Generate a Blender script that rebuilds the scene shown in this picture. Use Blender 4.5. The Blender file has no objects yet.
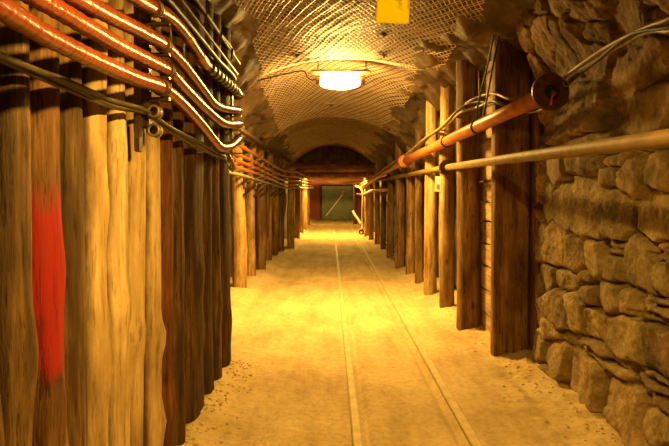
import bpy, bmesh, math, random
import numpy as np
from mathutils import Vector, Matrix, noise as mn

random.seed(7)
SC = bpy.context.scene
COL = SC.collection
CX, CY, F, EYE = 332.0, 190.0, 600.0, 1.4

def P(u, v, d):
    """photo pixel + depth -> point of the mine (metres)"""
    return Vector(((u - CX) * d / F, d, EYE - (v - CY) * d / F))

def smooth(a, b, x):
    t = max(0.0, min(1.0, (x - a) / (b - a)))
    return t * t * (3 - 2 * t)

def lerpt(tab, x):
    if x <= tab[0][0]: return tab[0][1]
    for (a, va), (b, vb) in zip(tab, tab[1:]):
        if x <= b:
            return va + (vb - va) * (x - a) / (b - a)
    return tab[-1][1]

# ------------------------------------------------------------------ materials
def new_mat(name):
    m = bpy.data.materials.new(name)
    m.use_nodes = True
    nt = m.node_tree
    b = nt.nodes['Principled BSDF']
    return m, nt, b

def N(nt, t, **kw):
    n = nt.nodes.new(t)
    for k, v in kw.items():
        setattr(n, k, v)
    return n

def coords(nt, scale, rnd=True):
    tc = N(nt, 'ShaderNodeTexCoord')
    mp = N(nt, 'ShaderNodeMapping')
    mp.inputs['Scale'].default_value = scale
    nt.links.new(tc.outputs['Object'], mp.inputs['Vector'])
    if rnd:
        oi = N(nt, 'ShaderNodeObjectInfo')
        ml = N(nt, 'ShaderNodeMath', operation='MULTIPLY')
        ml.inputs[1].default_value = 37.0
        nt.links.new(oi.outputs['Random'], ml.inputs[0])
        nt.links.new(ml.outputs[0], mp.inputs['Location'])
    return mp.outputs['Vector']

def noise_tex(nt, vec, scale, detail=6, rough=.6):
    n = N(nt, 'ShaderNodeTexNoise')
    n.inputs['Scale'].default_value = scale
    n.inputs['Detail'].default_value = detail
    n.inputs['Roughness'].default_value = rough
    nt.links.new(vec, n.inputs['Vector'])
    return n.outputs['Fac']

def ramp(nt, fac, stops):
    r = N(nt, 'ShaderNodeValToRGB')
    e = r.color_ramp.elements
    while len(e) < len(stops): e.new(.5)
    for el, (p, c) in zip(e, stops):
        el.position = p
        el.color = (*c, 1)
    nt.links.new(fac, r.inputs['Fac'])
    return r.outputs['Color']

def mixc(nt, fac, a, b, mode='MIX'):
    m = N(nt, 'ShaderNodeMix', data_type='RGBA', blend_type=mode)
    if isinstance(fac, float): m.inputs['Factor'].default_value = fac
    else: nt.links.new(fac, m.inputs['Factor'])
    for s, x in (('A', a), ('B', b)):
        sock = [i for i in m.inputs if i.name == s and i.type == 'RGBA'][0]
        if isinstance(x, tuple): sock.default_value = (*x, 1)
        else: nt.links.new(x, sock)
    return [o for o in m.outputs if o.type == 'RGBA'][0]

def bump(nt, b, h, strength, dist):
    bp = N(nt, 'ShaderNodeBump')
    bp.inputs['Strength'].default_value = strength
    bp.inputs['Distance'].default_value = dist
    nt.links.new(h, bp.inputs['Height'])
    nt.links.new(bp.outputs['Normal'], b.inputs['Normal'])

def wood(name, dark, mid, light, rough=.75, axis=2, streak=1.0, paint=None, bark=None):
    m, nt, b = new_mat(name)
    s = [9, 9, 9]; s[axis] = .7
    v = coords(nt, tuple(s))
    n1 = noise_tex(nt, v, 2.2, 8, .65)
    s2 = [3, 3, 3]; s2[axis] = 1.2
    n2 = noise_tex(nt, coords(nt, tuple(s2)), 1.6, 5, .6)
    s3 = [26, 26, 26]; s3[axis] = 2.6
    n3 = noise_tex(nt, coords(nt, tuple(s3)), 2.0, 4, .7)
    base = ramp(nt, n1, [(.30, dark), (.50, mid), (.72, light)])
    blot = ramp(nt, n2, [(.36, (.34, .29, .24)), (.62, (1, 1, 1))])
    c = mixc(nt, .8, base, blot, 'MULTIPLY')
    fine = ramp(nt, n3, [(.37, (.20, .14, .10)), (.44, (1, 1, 1))])
    c = mixc(nt, .75 * streak, c, fine, 'MULTIPLY')
    oi = N(nt, 'ShaderNodeObjectInfo')
    tone = ramp(nt, oi.outputs['Random'], [(0, (.72, .68, .64)), (1, (1.0, 1.0, 1.0))])
    c = mixc(nt, .8, c, tone, 'MULTIPLY')
    if paint:
        col, z0, z1 = paint
        tc = N(nt, 'ShaderNodeTexCoord')
        sx = N(nt, 'ShaderNodeSeparateXYZ')
        nt.links.new(tc.outputs['Object'], sx.inputs[0])
        nn = noise_tex(nt, coords(nt, (9, 9, 3)), 1.5, 5, .7)
        ma = N(nt, 'ShaderNodeMath', operation='MULTIPLY_ADD')
        ma.inputs[1].default_value = .22; ma.inputs[2].default_value = -.11
        nt.links.new(nn, ma.inputs[0])
        ad = N(nt, 'ShaderNodeMath', operation='ADD')
        nt.links.new(sx.outputs['Z'], ad.inputs[0]); nt.links.new(ma.outputs[0], ad.inputs[1])
        lo = N(nt, 'ShaderNodeMapRange'); lo.inputs['From Min'].default_value = z0 - .03; lo.inputs['From Max'].default_value = z0 + .03
        hi = N(nt, 'ShaderNodeMapRange'); hi.inputs['From Min'].default_value = z1 + .05; hi.inputs['From Max'].default_value = z1 - .05
        for q in (lo, hi): nt.links.new(ad.outputs[0], q.inputs['Value'])
        mu = N(nt, 'ShaderNodeMath', operation='MULTIPLY')
        nt.links.new(lo.outputs[0], mu.inputs[0]); nt.links.new(hi.outputs[0], mu.inputs[1])
        pc = mixc(nt, .5, col, fine, 'MULTIPLY')
        c = mixc(nt, mu.outputs[0], c, pc)
    if bark:                                   # barky brown flanks; the dark of the log seams is put into the colour
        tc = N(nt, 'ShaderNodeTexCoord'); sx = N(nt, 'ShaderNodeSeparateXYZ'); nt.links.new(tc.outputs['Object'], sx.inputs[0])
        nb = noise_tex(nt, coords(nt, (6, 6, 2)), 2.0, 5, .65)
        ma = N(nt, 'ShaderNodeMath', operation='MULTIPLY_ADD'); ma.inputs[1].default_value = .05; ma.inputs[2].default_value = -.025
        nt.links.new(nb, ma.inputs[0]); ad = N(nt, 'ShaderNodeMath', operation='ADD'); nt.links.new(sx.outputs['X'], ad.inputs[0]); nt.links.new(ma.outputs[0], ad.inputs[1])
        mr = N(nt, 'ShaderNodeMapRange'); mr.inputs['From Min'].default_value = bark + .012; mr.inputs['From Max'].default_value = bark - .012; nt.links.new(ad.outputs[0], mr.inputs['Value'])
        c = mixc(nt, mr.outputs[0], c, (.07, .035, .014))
    # knots
    vo = N(nt, 'ShaderNodeTexVoronoi'); vo.inputs['Scale'].default_value = 1.0
    s4 = [5.5, 5.5, 5.5]; s4[axis] = 2.6
    nt.links.new(coords(nt, tuple(s4)), vo.inputs['Vector'])
    kc = ramp(nt, vo.outputs['Distance'], [(.05, (.22, .14, .08)), (.13, (1, 1, 1))])
    c = mixc(nt, .85, c, kc, 'MULTIPLY')
    nt.links.new(c, b.inputs['Base Color'])
    b.inputs['Roughness'].default_value = rough
    b.inputs['Specular IOR Level'].default_value = .25
    bump(nt, b, n3, .5, .012)
    return m

def plain(name, col, rough=.5, metal=0.0, var=.25, scale=14, spec=.5, bmp=0.0):
    m, nt, b = new_mat(name)
    n = noise_tex(nt, coords(nt, (1, 1, 1)), scale, 5, .65)
    d = tuple(x * (1 - var * 2) if var < .5 else 0 for x in col)
    c = ramp(nt, n, [(.3, d), (.62, col)])
    nt.links.new(c, b.inputs['Base Color'])
    b.inputs['Roughness'].default_value = rough
    b.inputs['Metallic'].default_value = metal
    b.inputs['Specular IOR Level'].default_value = spec
    if bmp: bump(nt, b, n, bmp, .01)
    return m

def rock(name, dark, mid, light, rough=.85, tint=False, scale=3.0, spec=.3):
    m, nt, b = new_mat(name)
    v = coords(nt, (1, 1, 1), False)
    n1 = noise_tex(nt, v, scale, 8, .65)
    n2 = noise_tex(nt, v, scale * 9, 6, .7)
    c = ramp(nt, n1, [(.32, dark), (.5, mid), (.68, light)])
    sp = ramp(nt, n2, [(.3, (.55, .5, .45)), (.6, (1, 1, 1))])
    c = mixc(nt, .8, c, sp, 'MULTIPLY')
    if tint:
        at = N(nt, 'ShaderNodeAttribute', attribute_name='tint')
        c = mixc(nt, 1.0, c, at.outputs['Color'], 'MULTIPLY')
    nt.links.new(c, b.inputs['Base Color'])
    b.inputs['Roughness'].default_value = rough
    b.inputs['Specular IOR Level'].default_value = spec
    bump(nt, b, n2, .7, .02)
    return m

M = {}
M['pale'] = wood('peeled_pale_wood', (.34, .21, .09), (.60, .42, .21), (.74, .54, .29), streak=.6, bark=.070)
M['dark'] = wood('dark_bark_wood', (.028, .013, .006), (.095, .046, .017), (.28, .155, .055))
M['grey'] = wood('grey_brown_wood', (.035, .019, .008), (.13, .070, .026), (.36, .21, .075))
M['redwood'] = wood('reddish_wood', (.05, .018, .009), (.17, .058, .024), (.34, .14, .05))
M['painted'] = wood('red_painted_wood', (.05, .022, .009), (.16, .072, .026), (.34, .19, .07), paint=((.22, .008, .006), .985, 1.47))
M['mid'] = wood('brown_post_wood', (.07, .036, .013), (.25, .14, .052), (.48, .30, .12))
M['gold'] = wood('lit_golden_post_wood', (.20, .115, .04), (.50, .32, .13), (.70, .48, .22), streak=.8)  # brighter version of the post wood, lamp light put into the colour
M['timber'] = wood('hewn_timber_wood', (.08, .038, .014), (.28, .145, .055), (.52, .28, .11))
M['board'] = wood('pale_board_wood', (.30, .18, .08), (.52, .35, .17), (.66, .47, .25), axis=1, streak=.6)
M['darkboard'] = wood('dark_board_wood', (.05, .028, .014), (.13, .075, .035), (.21, .13, .06))
M['beam'] = wood('beam_wood', (.10, .04, .018), (.32, .13, .055), (.50, .24, .10), axis=0)
M['stone'] = rock('wall_stone', (.13, .085, .038), (.34, .235, .11), (.54, .39, .19), tint=True, scale=5)
M['ceil'] = rock('ceiling_rock', (.045, .028, .014), (.12, .078, .038), (.26, .18, .09), scale=2.2, spec=.4, rough=.7)
M['side'] = rock('side_rock', (.035, .024, .014), (.09, .062, .034), (.16, .115, .065), scale=3)
M['brick'] = None
M['net'] = plain('galvanised_wire', (.78, .60, .40), .45, .2, .2, 9)
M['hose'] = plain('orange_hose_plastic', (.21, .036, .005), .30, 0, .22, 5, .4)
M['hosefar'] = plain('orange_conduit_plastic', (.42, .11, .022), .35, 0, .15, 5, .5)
M['black'] = plain('black_rubber', (.022, .017, .012), .5, 0, .2, 10, .5)
M['blackcable'] = plain('dusty_black_cable', (.085, .06, .03), .6, 0, .3, 10, .3)
M['steel'] = plain('dull_steel', (.26, .19, .11), .5, .5, .3, 20)
M['darksteel'] = plain('dark_steel', (.10, .06, .035), .42, .6, .3, 16)
M['rust'] = plain('rusty_pipe_paint', (.52, .165, .05), .42, .05, .24, 8, .45, .15)
M['flange'] = plain('rust_brown_iron', (.115, .04, .022), .5, .3, .25, 16, .5, .2)
M['tanpipe'] = plain('tan_pipe_paint', (.27, .16, .05), .62, 0, .22, 7, .3, .2)
M['cable'] = plain('dusty_pale_cable', (.34, .25, .14), .5, 0, .25, 12)
M['yellow'] = plain('yellow_plastic', (1.0, .95, .02), .3, 0, .05, 6)
nt_ = M['yellow'].node_tree; bs_ = nt_.nodes['Principled BSDF']; tr_ = N(nt_, 'ShaderNodeBsdfTranslucent'); mx_ = N(nt_, 'ShaderNodeMixShader')
tr_.inputs['Color'].default_value = (1, .92, .02, 1); mx_.inputs['Fac'].default_value = .92
nt_.links.new(bs_.outputs[0], mx_.inputs[1]); nt_.links.new(tr_.outputs[0], mx_.inputs[2]); nt_.links.new(mx_.outputs[0], nt_.nodes['Material Output'].inputs['Surface'])
M['white'] = plain('white_plastic', (.85, .82, .74), .5, 0, .05, 6)
M['pale_mark'] = plain('glint_white', (.9, .86, .78), .5, 0, .05, 6)  # reflections on the glossy yellow plate, drawn as white marks
nt_ = M['pale_mark'].node_tree; bs_ = nt_.nodes['Principled BSDF']; tr_ = N(nt_, 'ShaderNodeBsdfTranslucent'); mx_ = N(nt_, 'ShaderNodeMixShader')
tr_.inputs['Color'].default_value = (1, 1, .9, 1); mx_.inputs['Fac'].default_value = .8
nt_.links.new(bs_.outputs[0], mx_.inputs[1]); nt_.links.new(tr_.outputs[0], mx_.inputs[2]); nt_.links.new(mx_.outputs[0], nt_.nodes['Material Output'].inputs['Surface'])
M['red'] = plain('red_paint', (.5, .03, .02), .4, 0, .1, 6)
M['fix'] = plain('lamp_housing_metal', (.30, .16, .08), .5, .1, .1, 8)
M['rail'] = plain('dusty_rail_steel', (.60, .44, .22), .75, .05, .16, 10)
M['doormetal'] = plain('green_grey_sheet_metal', (.12, .13, .08), .45, .3, .25, 2.5)
M['clod'] = plain('earth_clod', (.66, .48, .25), .95, 0, .25, 12, .2)

m, nt, b = new_mat('red_brick'); M['brick'] = m
bt = N(nt, 'ShaderNodeTexBrick'); bt.inputs['Scale'].default_value = 4
bt.inputs['Color1'].default_value = (.34, .075, .03, 1); bt.inputs['Color2'].default_value = (.28, .06, .025, 1)
bt.inputs['Mortar'].default_value = (.14, .06, .03, 1); bt.inputs['Mortar Size'].default_value = .01
tc = N(nt, 'ShaderNodeTexCoord'); mp = N(nt, 'ShaderNodeMapping'); mp.inputs['Rotation'].default_value = (math.pi / 2, 0, 0)
nt.links.new(tc.outputs['Object'], mp.inputs[0]); nt.links.new(mp.outputs[0], bt.inputs['Vector'])
nt.links.new(bt.outputs['Color'], b.inputs['Base Color']); b.inputs['Roughness'].default_value = .85

m, nt, b = new_mat('dusty_mine_floor'); M['floor'] = m
v = coords(nt, (1, 1, 1), False)
n1 = noise_tex(nt, v, 1.3, 7, .6); n2 = noise_tex(nt, v, 22, 8, .75)
n3 = noise_tex(nt, coords(nt, (3, .5, 1), False), 2.0, 5, .6)
c = ramp(nt, n1, [(.3, (.48, .34, .17)), (.55, (.64, .47, .25)), (.75, (.74, .56, .31))])
c = mixc(nt, .6, c, ramp(nt, n2, [(.32, (.55, .5, .42)), (.55, (1, 1, 1))]), 'MULTIPLY')
c = mixc(nt, .6, c, ramp(nt, n3, [(.35, (.72, .66, .58)), (.55, (1, 1, 1))]), 'MULTIPLY')
nt.links.new(c, b.inputs['Base Color']); b.inputs['Roughness'].default_value = .9
b.inputs['Specular IOR Level'].default_value = .2
bump(nt, b, n2, .6, .03)

m, nt, b = new_mat('glowing_lamp_glass'); M['glow'] = m
b.inputs['Base Color'].default_value = (1, .9, .7, 1)
b.inputs['Emission Color'].default_value = (1, .62, .15, 1)
GLOW = b

# ------------------------------------------------------------------ builders
def tag(o, label, cat, group=None, kind=None):
    o['label'] = label; o['category'] = cat
    if group: o['group'] = group
    if kind: o['kind'] = kind
    return o

def empty(name, loc, label, cat, group=None):
    o = bpy.data.objects.new(name, None)
    COL.objects.link(o); o.location = loc
    o.empty_display_size = .1
    return tag(o, label, cat, group)

def link_mesh(name, verts, faces, mat, parent=None, smooth_=True, origin=None):
    me = bpy.data.meshes.new(name)
    origin = Vector(origin) if origin is not None else Vector((0, 0, 0))
    if parent is not None:
        off = Vector(parent.matrix_local.translation) if parent.parent is None else Vector((0, 0, 0))
    me.from_pydata([tuple(Vector(v) - origin) for v in verts], [], faces)
    me.materials.append(mat)
    if smooth_:
        me.polygons.foreach_set('use_smooth', [True] * len(me.polygons))
    o = bpy.data.objects.new(name, me)
    COL.objects.link(o)
    o.location = origin
    if parent is not None:
        # chain of parents has only translation: child keeps its world place
        w = Vector((0, 0, 0)); p = parent
        while p is not None:
            w += p.location; p = p.parent
        o.parent = parent
        o.location = origin - w
    return o

def struct(o, label=None, cat=None):
    o['kind'] = 'structure'
    o['label'] = label or o.name.replace('_', ' ')
    o['category'] = cat or o.name.split('_')[0]
    return o

class MB:
    def __init__(s): s.v = []; s.f = []
    def box(s, c, size, rot=None, bev=0.0):
        c = Vector(c); h = Vector(size) / 2
        bm = bmesh.new()
        bmesh.ops.create_cube(bm, size=1)
        for vv in bm.verts: vv.co = Vector((vv.co.x * size[0], vv.co.y * size[1], vv.co.z * size[2]))
        if bev: bmesh.ops.bevel(bm, geom=bm.edges[:], offset=bev, segments=2, affect='EDGES')
        s._take(bm, Matrix.Translation(c) @ (rot.to_4x4() if rot else Matrix.Identity(4)))
    def _take(s, bm, mtx):
        n = len(s.v); bm.verts.ensure_lookup_table(); bm.verts.index_update()
        s.v += [mtx @ v.co for v in bm.verts]
        s.f += [[n + v.index for v in f.verts] for f in bm.faces]
        bm.free()
    def bar(s, a, b, w, h, bev=0.0):
        a = Vector(a); b = Vector(b); d = b - a
        q = d.to_track_quat('Y', 'Z').to_matrix()
        s.box((a + b) / 2, (w, d.length, h), q, bev)
    def tube(s, pts, rad, sides=10, caps=True):
        pts = [Vector(p) for p in pts]
        n0 = len(s.v); k = len(pts)
        T = []
        for i in range(k):
            T.append((pts[min(i + 1, k - 1)] - pts[max(i - 1, 0)]).normalized())
        ref = Vector((0, 0, 1)) if abs(T[0].z) < .9 else Vector((1, 0, 0))
        nrm = (ref - T[0] * ref.dot(T[0])).normalized()
        for i in range(k):
            nrm = (nrm - T[i] * nrm.dot(T[i])).normalized()
            bi = T[i].cross(nrm)
            r = rad[i] if isinstance(rad, (list, tuple)) else rad
            for j in range(sides):
                a = 2 * math.pi * j / sides
                s.v.append(pts[i] + (nrm * math.cos(a) + bi * math.sin(a)) * r)
        for i in range(k - 1):
            for j in range(sides):
                j2 = (j + 1) % sides
                s.f.append([n0 + i * sides + j, n0 + i * sides + j2, n0 + (i + 1) * sides + j2, n0 + (i + 1) * sides + j])
        if caps:
            s.f.append([n0 + j for j in range(sides)][::-1])
            s.f.append([n0 + (k - 1) * sides + j for j in range(sides)])
    def lathe(s, origin, axis, prof, sides=20):
        """profile of (along, radius) about an axis"""
        o = Vector(origin); ax = Vector(axis).normalized()
        n = ax.orthogonal().normalized(); bi = ax.cross(n); n0 = len(s.v)
        for (t, r) in prof:
            for j in range(sides):
                a = 2 * math.pi * j / sides
                s.v.append(o + ax * t + (n * math.cos(a) + bi * math.sin(a)) * max(r, 1e-4))
        for i in range(len(prof) - 1):
            for j in range(sides):
                j2 = (j + 1) % sides
                s.f.append([n0 + i * sides + j, n0 + i * sides + j2, n0 + (i + 1) * sides + j2, n0 + (i + 1) * sides + j])
    def torus(s, c, axis, R, r, n=18, k=7, arc=2 * math.pi, start=0):
        ax = Vector(axis).normalized(); u = ax.orthogonal().normalized(); w = ax.cross(u)
        cnt = n if arc >= 6.28 else n
        pts = [Vector(c) + (u * math.cos(start + arc * i / cnt) + w * math.sin(start + arc * i / cnt)) * R for i in range(cnt + 1)]
        s.tube(pts, r, k, caps=arc < 6.28)
    def build(s, name, mat, parent=None, smooth_=True, origin=None):
        return link_mesh(name, s.v, s.f, mat, parent, smooth_, origin)

def spline(pts, step):
    """Catmull-Rom through the points, resampled at equal steps"""
    pts = [Vector(p) for p in pts]
    q = [pts[0] * 2 - pts[1]] + pts + [pts[-1] * 2 - pts[-2]]
    dense = []
    for i in range(1, len(q) - 2):
        p0, p1, p2, p3 = q[i - 1:i + 3]
        m = 24
        for j in range(m):
            t = j / m
            dense.append(.5 * ((2 * p1) + (p2 - p0) * t + (2 * p0 - 5 * p1 + 4 * p2 - p3) * t * t + (3 * p1 - p0 - 3 * p2 + p3) * t ** 3))
    dense.append(pts[-1])
    out = [dense[0]]; acc = 0.0
    for a, b2 in zip(dense, dense[1:]):
        L = (b2 - a).length
        while L > 0 and acc + L >= step:
            t = (step - acc) / L
            a = a.lerp(b2, t); out.append(a.copy()); L = (b2 - a).length; acc = 0.0
        acc += L
    return out

def log(name, x, y, z0, z1, rx, ry, mat, seed, sq=2.0, bend=.02, knots=3, taper=.06, face=0.0, lean=(0, 0), rough=.05, parent=None, extra=()):
    """a standing log: bent, tapered, knotty, with cracked skin"""
    rnd = random.Random(seed)
    S, H = 30, 46
    kn = [(face + rnd.uniform(-1.1, 1.1), rnd.uniform(z0 + .1, z1 - .1), rnd.uniform(.05, .12), rnd.uniform(.06, .17)) for _ in range(knots)]
    kn += list(extra)
    ph = rnd.uniform(0, 6)
    V = []; Fc = []
    for i in range(H + 1):
        t = i / H; z = z0 + (z1 - z0) * t
        bx = bend * (math.sin(ph + t * 4.2) - math.sin(ph)) * .8 + lean[0] * t
        by = bend * (math.sin(ph * 1.7 + t * 3.3) - math.sin(ph * 1.7)) * .6 + lean[1] * t
        sc = 1 - taper * t
        for j in range(S):
            a = 2 * math.pi * j / S
            c, s_ = math.cos(a), math.sin(a)
            k = (abs(c) ** sq + abs(s_) ** sq) ** (-1 / sq)
            r = k * sc
            r *= 1 + rough * mn.noise(Vector((c * 2.2, s_ * 2.2 + seed * 3.7, z * 1.1)))
            r *= 1 + rough * .7 * mn.noise(Vector((c * 7, s_ * 7 + seed * 1.3, z * .8 + 9)))
            r *= 1 + rough * .3 * mn.noise(Vector((c * 4, s_ * 4 + seed * 2.3, z * 9)))
            for (ka, kz, kw, kh) in kn:
                da = (a - ka + math.pi) % (2 * math.pi) - math.pi
                r *= 1 + kh * math.exp(-(da / .55) ** 2 - ((z - kz) / kw) ** 2)
            V.append((x + bx + rx * r * c, y + by + ry * r * s_, z))
    for i in range(H):
        for j in range(S):
            j2 = (j + 1) % S
            Fc.append([i * S + j, i * S + j2, (i + 1) * S + j2, (i + 1) * S + j])
    Fc.append(list(range(S))[::-1]); Fc.append([H * S + j for j in range(S)])
    o = link_mesh(name, V, Fc, mat, parent, True, (x, y, z0))
    return o

def grid_mesh(name, nu, nv, fn, mat, smooth_=True):
    V = [fn(i / nu, j / nv) for j in range(nv + 1) for i in range(nu + 1)]
    Fc = [[j * (nu + 1) + i, j * (nu + 1) + i + 1, (j + 1) * (nu + 1) + i + 1, (j + 1) * (nu + 1) + i] for j in range(nv) for i in range(nu)]
    return link_mesh(name, V, Fc, mat, None, smooth_)

# ------------------------------------------------------------------ the setting
RAILX = [lambda y: .155 - .0040 * y, lambda y: .800 - .0042 * y]
def floor_z(x, y):
    z = .022 * mn.noise(Vector((x * 1.5, y * 1.1, 3))) + .012 * mn.noise(Vector((x * 5, y * 4, 8))) + .006 * mn.noise(Vector((x * 16, y * 14, 2)))
    if y < 9:
        z += (.008 + .022 * smooth(.95, 1.4, x)) * mn.noise(Vector((x * 9, y * 9, 5)))
    # spoil banked against the walls
    wl = lerpt([(0, -.85), (4.6, -.85), (5.0, -1.3), (13, -1.1), (28, -1.0)], y)
    z += .09 * smooth(.32, 0.0, x - wl) + .05 * smooth(.35, 0.0, lerpt([(0, 1.65), (5, 1.65), (7, 1.42), (28, 1.15)], y) - x)
    d = min(abs(x - RAILX[0](y)), abs(x - RAILX[1](y)))
    w = smooth(.20, .09, d)
    z = z * (1 - w) + w * -.004
    g = min(abs(x - RAILX[0](y) - .065), abs(x - RAILX[1](y) + .065))
    z -= .026 * smooth(.038, .0, g)
    return z
xs = list(np.linspace(-1.95, 2.05, 200)); ys = list(np.concatenate([np.arange(-2, 2.4, .15), np.arange(2.4, 9, .03), np.arange(9, 28.6, .12)]))
V = [(x, y, floor_z(x, y)) for y in ys for x in xs]
nx = len(xs)
Fc = [[j * nx + i, j * nx + i + 1, (j + 1) * nx + i + 1, (j + 1) * nx + i] for j in range(len(ys) - 1) for i in range(nx - 1)]
struct(link_mesh('floor', V, Fc, M['floor']), 'trodden sandy mine floor with a rail track sunk in it', 'floor')

ZC = [(-2, 3.0), (3, 3.0), (5, 2.93), (6.0, 2.87), (6.4, 2.845), (6.65, 2.90), (7.1, 2.975), (7.7, 2.95), (8.4, 2.83), (9.2, 2.69), (9.7, 2.635), (10.1, 2.71), (10.8, 2.75), (12, 2.73), (14, 2.68), (16.4, 2.62)]
def ceil_base(x, y):
    z = lerpt(ZC, y)
    if x < 0: k = lerpt([(5, .28), (8, .30), (12, .34), (16, .36)], y)
    else: k = lerpt([(5.0, .07), (6.4, .09), (8, .2), (10, .27), (12, .33), (16, .36)], y)
    z -= k * x * x * (1 + .12 * x * x)
    # netting bellies down between the bolts
    z += .035 * mn.noise(Vector((x * 1.1 + 4, y * .9, 1))) + .018 * mn.noise(Vector((x * 2.6, y * 2.2, 7)))
    return z
def ceil_z(x, y):
    a = smooth(.62, 1.15, x) + smooth(*((.60, .92) if y < 6.4 else (.72, 1.1)), -x)
    z = ceil_base(x, y)
    p = Vector((x * 2.1, y * 1.9, 2.0))
    lump = mn.noise(p) * .19 + abs(mn.noise(p * 2.3)) * -.11 + mn.noise(p * 5) * .035 + mn.noise(p * 12) * .006
    z += a * (lump - .035 + (.085 * smooth(5.9, 5.2, y) if x > 0 else 0)) + .012 * mn.noise(p * 6) + .008 * mn.noise(p * 15)
    # the rock slab that overhangs at the right, near the camera
    if y < 5.6: z += smooth(.85, 1.1, x) * smooth(5.6, 5.1, y) * -.03
    return z
xs = list(np.linspace(-2.0, 2.05, 130)); ys = list(np.concatenate([np.arange(-2, 3.4, .2), np.arange(3.4, 11, .035), np.arange(11, 16.5, .1)]))
V = [(x, y, ceil_z(x, y)) for y in ys for x in xs]
nx = len(xs)
Fc = [[j * nx + i, (j + 1) * nx + i, (j + 1) * nx + i + 1, j * nx + i + 1] for j in range(len(ys) - 1) for i in range(nx - 1)]
struct(link_mesh('ceiling', V, Fc, M['ceil']), 'arched rock roof of the mine tunnel', 'ceiling')
mb = MB(); mb.box((0, 22.4, 2.33), (4.2, 12.2, .2)); struct(mb.build('ceiling_rear', M['darkboard'], None, False), 'low dark roof beyond the beam', 'ceiling')

def side_wall(name, path, zt, seed, label, amp=.07):
    pts = spline(path, .12)
    nz = 26
    V = []
    for k in range(nz + 1):
        for p in pts:
            z = -.15 + (zt + .15) * k / nz
            n = mn.noise(Vector((p.y * 1.4, z * 1.4, seed))) * amp + mn.noise(Vector((p.y * 4, z * 4, seed))) * amp * .5
            V.append((p.x + n, p.y, z))
    m_ = len(pts)
    Fc = [[k * m_ + i, k * m_ + i + 1, (k + 1) * m_ + i + 1, (k + 1) * m_ + i] for k in range(nz) for i in range(m_ - 1)]
    return struct(link_mesh(name, V, Fc, M['side']), label, 'wall')
side_wall('wall_left', [(-1.10, -2, 0), (-1.12, 2, 0), (-1.13, 4.5, 0), (-1.45, 5.1, 0), (-1.50, 8, 0), (-1.42, 13, 0), (-1.25, 18, 0), (-1.22, 28.4, 0)], 3.1, 11, 'dark rock wall behind the log lining on the left')
side_wall('wall_right_rear', [(1.85, 5.2, 0), (1.68, 5.5, 0), (1.66, 8, 0), (1.52, 12, 0), (1.38, 18, 0), (1.36, 28.4, 0)], 3.1, 23, 'dark rock wall behind the round posts on the right')
mb = MB(); mb.box((0, -1.9, 1.4), (4.4, .1, 3.6)); struct(mb.build('wall_back', M['side'], None, False), 'rock behind the camera', 'wall')

# dry stone wall: each stone set out where it lies
ST = []
def st_px(x, y, hw, hh, k, ox, oy):
    u = ox + x * k; v = oy + y * k
    y0 = 1.65 * F / (u - CX); hy = abs(1.65 * F / (u - hw * k - CX) - 1.65 * F / (u + hw * k - CX)) / 2
    ST.append((y0, EYE - (v - CY) * y0 / F, hy, hh * k * y0 / F))
for s_ in [(225, 95, 28, 38), (305, 75, 45, 30), (400, 60, 45, 22), (380, 112, 28, 38), (450, 115, 42, 55), (526, 100, 40, 48), (200, 190, 16, 60), (250, 195, 28, 70), (318, 195, 42, 85),
           (405, 225, 45, 70), (511, 225, 55, 70), (180, 305, 18, 60), (222, 310, 28, 60), (278, 335, 25, 52), (340, 350, 32, 52), (395, 303, 32, 13), (395, 332, 32, 15),
           (392, 385, 26, 42), (468, 365, 50, 75), (540, 314, 30, 16), (540, 346, 30, 15), (545, 405, 28, 42), (200, 400, 24, 35), (255, 415, 30, 28), (310, 418, 28, 28), (150, 130, 25, 60), (150, 230, 20, 50),
           (150, 330, 18, 50), (150, 410, 25, 30)]:
    st_px(*s_, .3363, 480, 140)
for s_ in [(180, 75, 13, 20), (218, 85, 22, 45), (260, 90, 22, 50), (195, 135, 22, 30), (288, 32, 26, 34), (345, 45, 34, 48), (310, 120, 30, 45), (398, 60, 18, 38), (465, 52, 48, 12),
           (468, 82, 48, 13), (460, 110, 45, 12), (390, 160, 48, 65), (475, 190, 42, 58), (165, 180, 20, 32), (235, 150, 10, 16), (215, 205, 28, 42), (325, 190, 70, 14), (325, 218, 70, 14),
           (290, 265, 45, 60), (450, 250, 55, 13), (455, 278, 55, 13), (390, 340, 60, 55), (490, 335, 36, 22), (487, 400, 42, 42), (160, 100, 12, 20), (200, 255, 22, 22), (150, 235, 15, 25), (360, 420, 40, 30)]:
    st_px(*s_, .372, 480, 280)
rnd = random.Random(5)
yy = .95
while yy < 2.85:
    zz = .1
    while zz < 1.75:
        ST.append((yy + rnd.uniform(-.03, .03), zz, rnd.uniform(.10, .15), rnd.uniform(.08, .13))); zz += rnd.uniform(.19, .26)
    yy += .26
for s_ in [(510, 190, 110, 75), (500, 345, 120, 65), (395, 110, 60, 60), (330, 320, 60, 80), (590, 50, 75, 55), (285, 120, 40, 90), (250, 50, 60, 40), (440, 25, 80, 35), (380, 420, 90, 30), (600, 415, 90, 25)]:
    st_px(*s_, .3366, 460, 0)
for y_ in np.arange(.9, 5.5, .5):
    for z_ in (2.35, 2.75): ST.append((y_ + rnd.uniform(-.1, .1), z_ + rnd.uniform(-.08, .08), .28, .2))
for y_ in np.arange(.9, 2.7, .5): ST.append((y_, 1.98, .25, .16))
SA = np.array(ST); srnd = np.random.RandomState(3)
sh = srnd.uniform(-.016, .034, len(SA)); stx = srnd.uniform(-.17, .17, len(SA)); stz = srnd.uniform(-.17, .17, len(SA))
scol = srnd.uniform(.58, 1.12, (len(SA), 1)) * np.array([[1, 1, 1]]) * (1 + srnd.uniform(-.05, .05, (len(SA), 3)))
Yg = np.arange(.9, 5.42, .0098); Zg = np.arange(-.06, 3.1, .0105)
ny, nz = len(Yg), len(Zg)
V = []; TI = []
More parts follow.
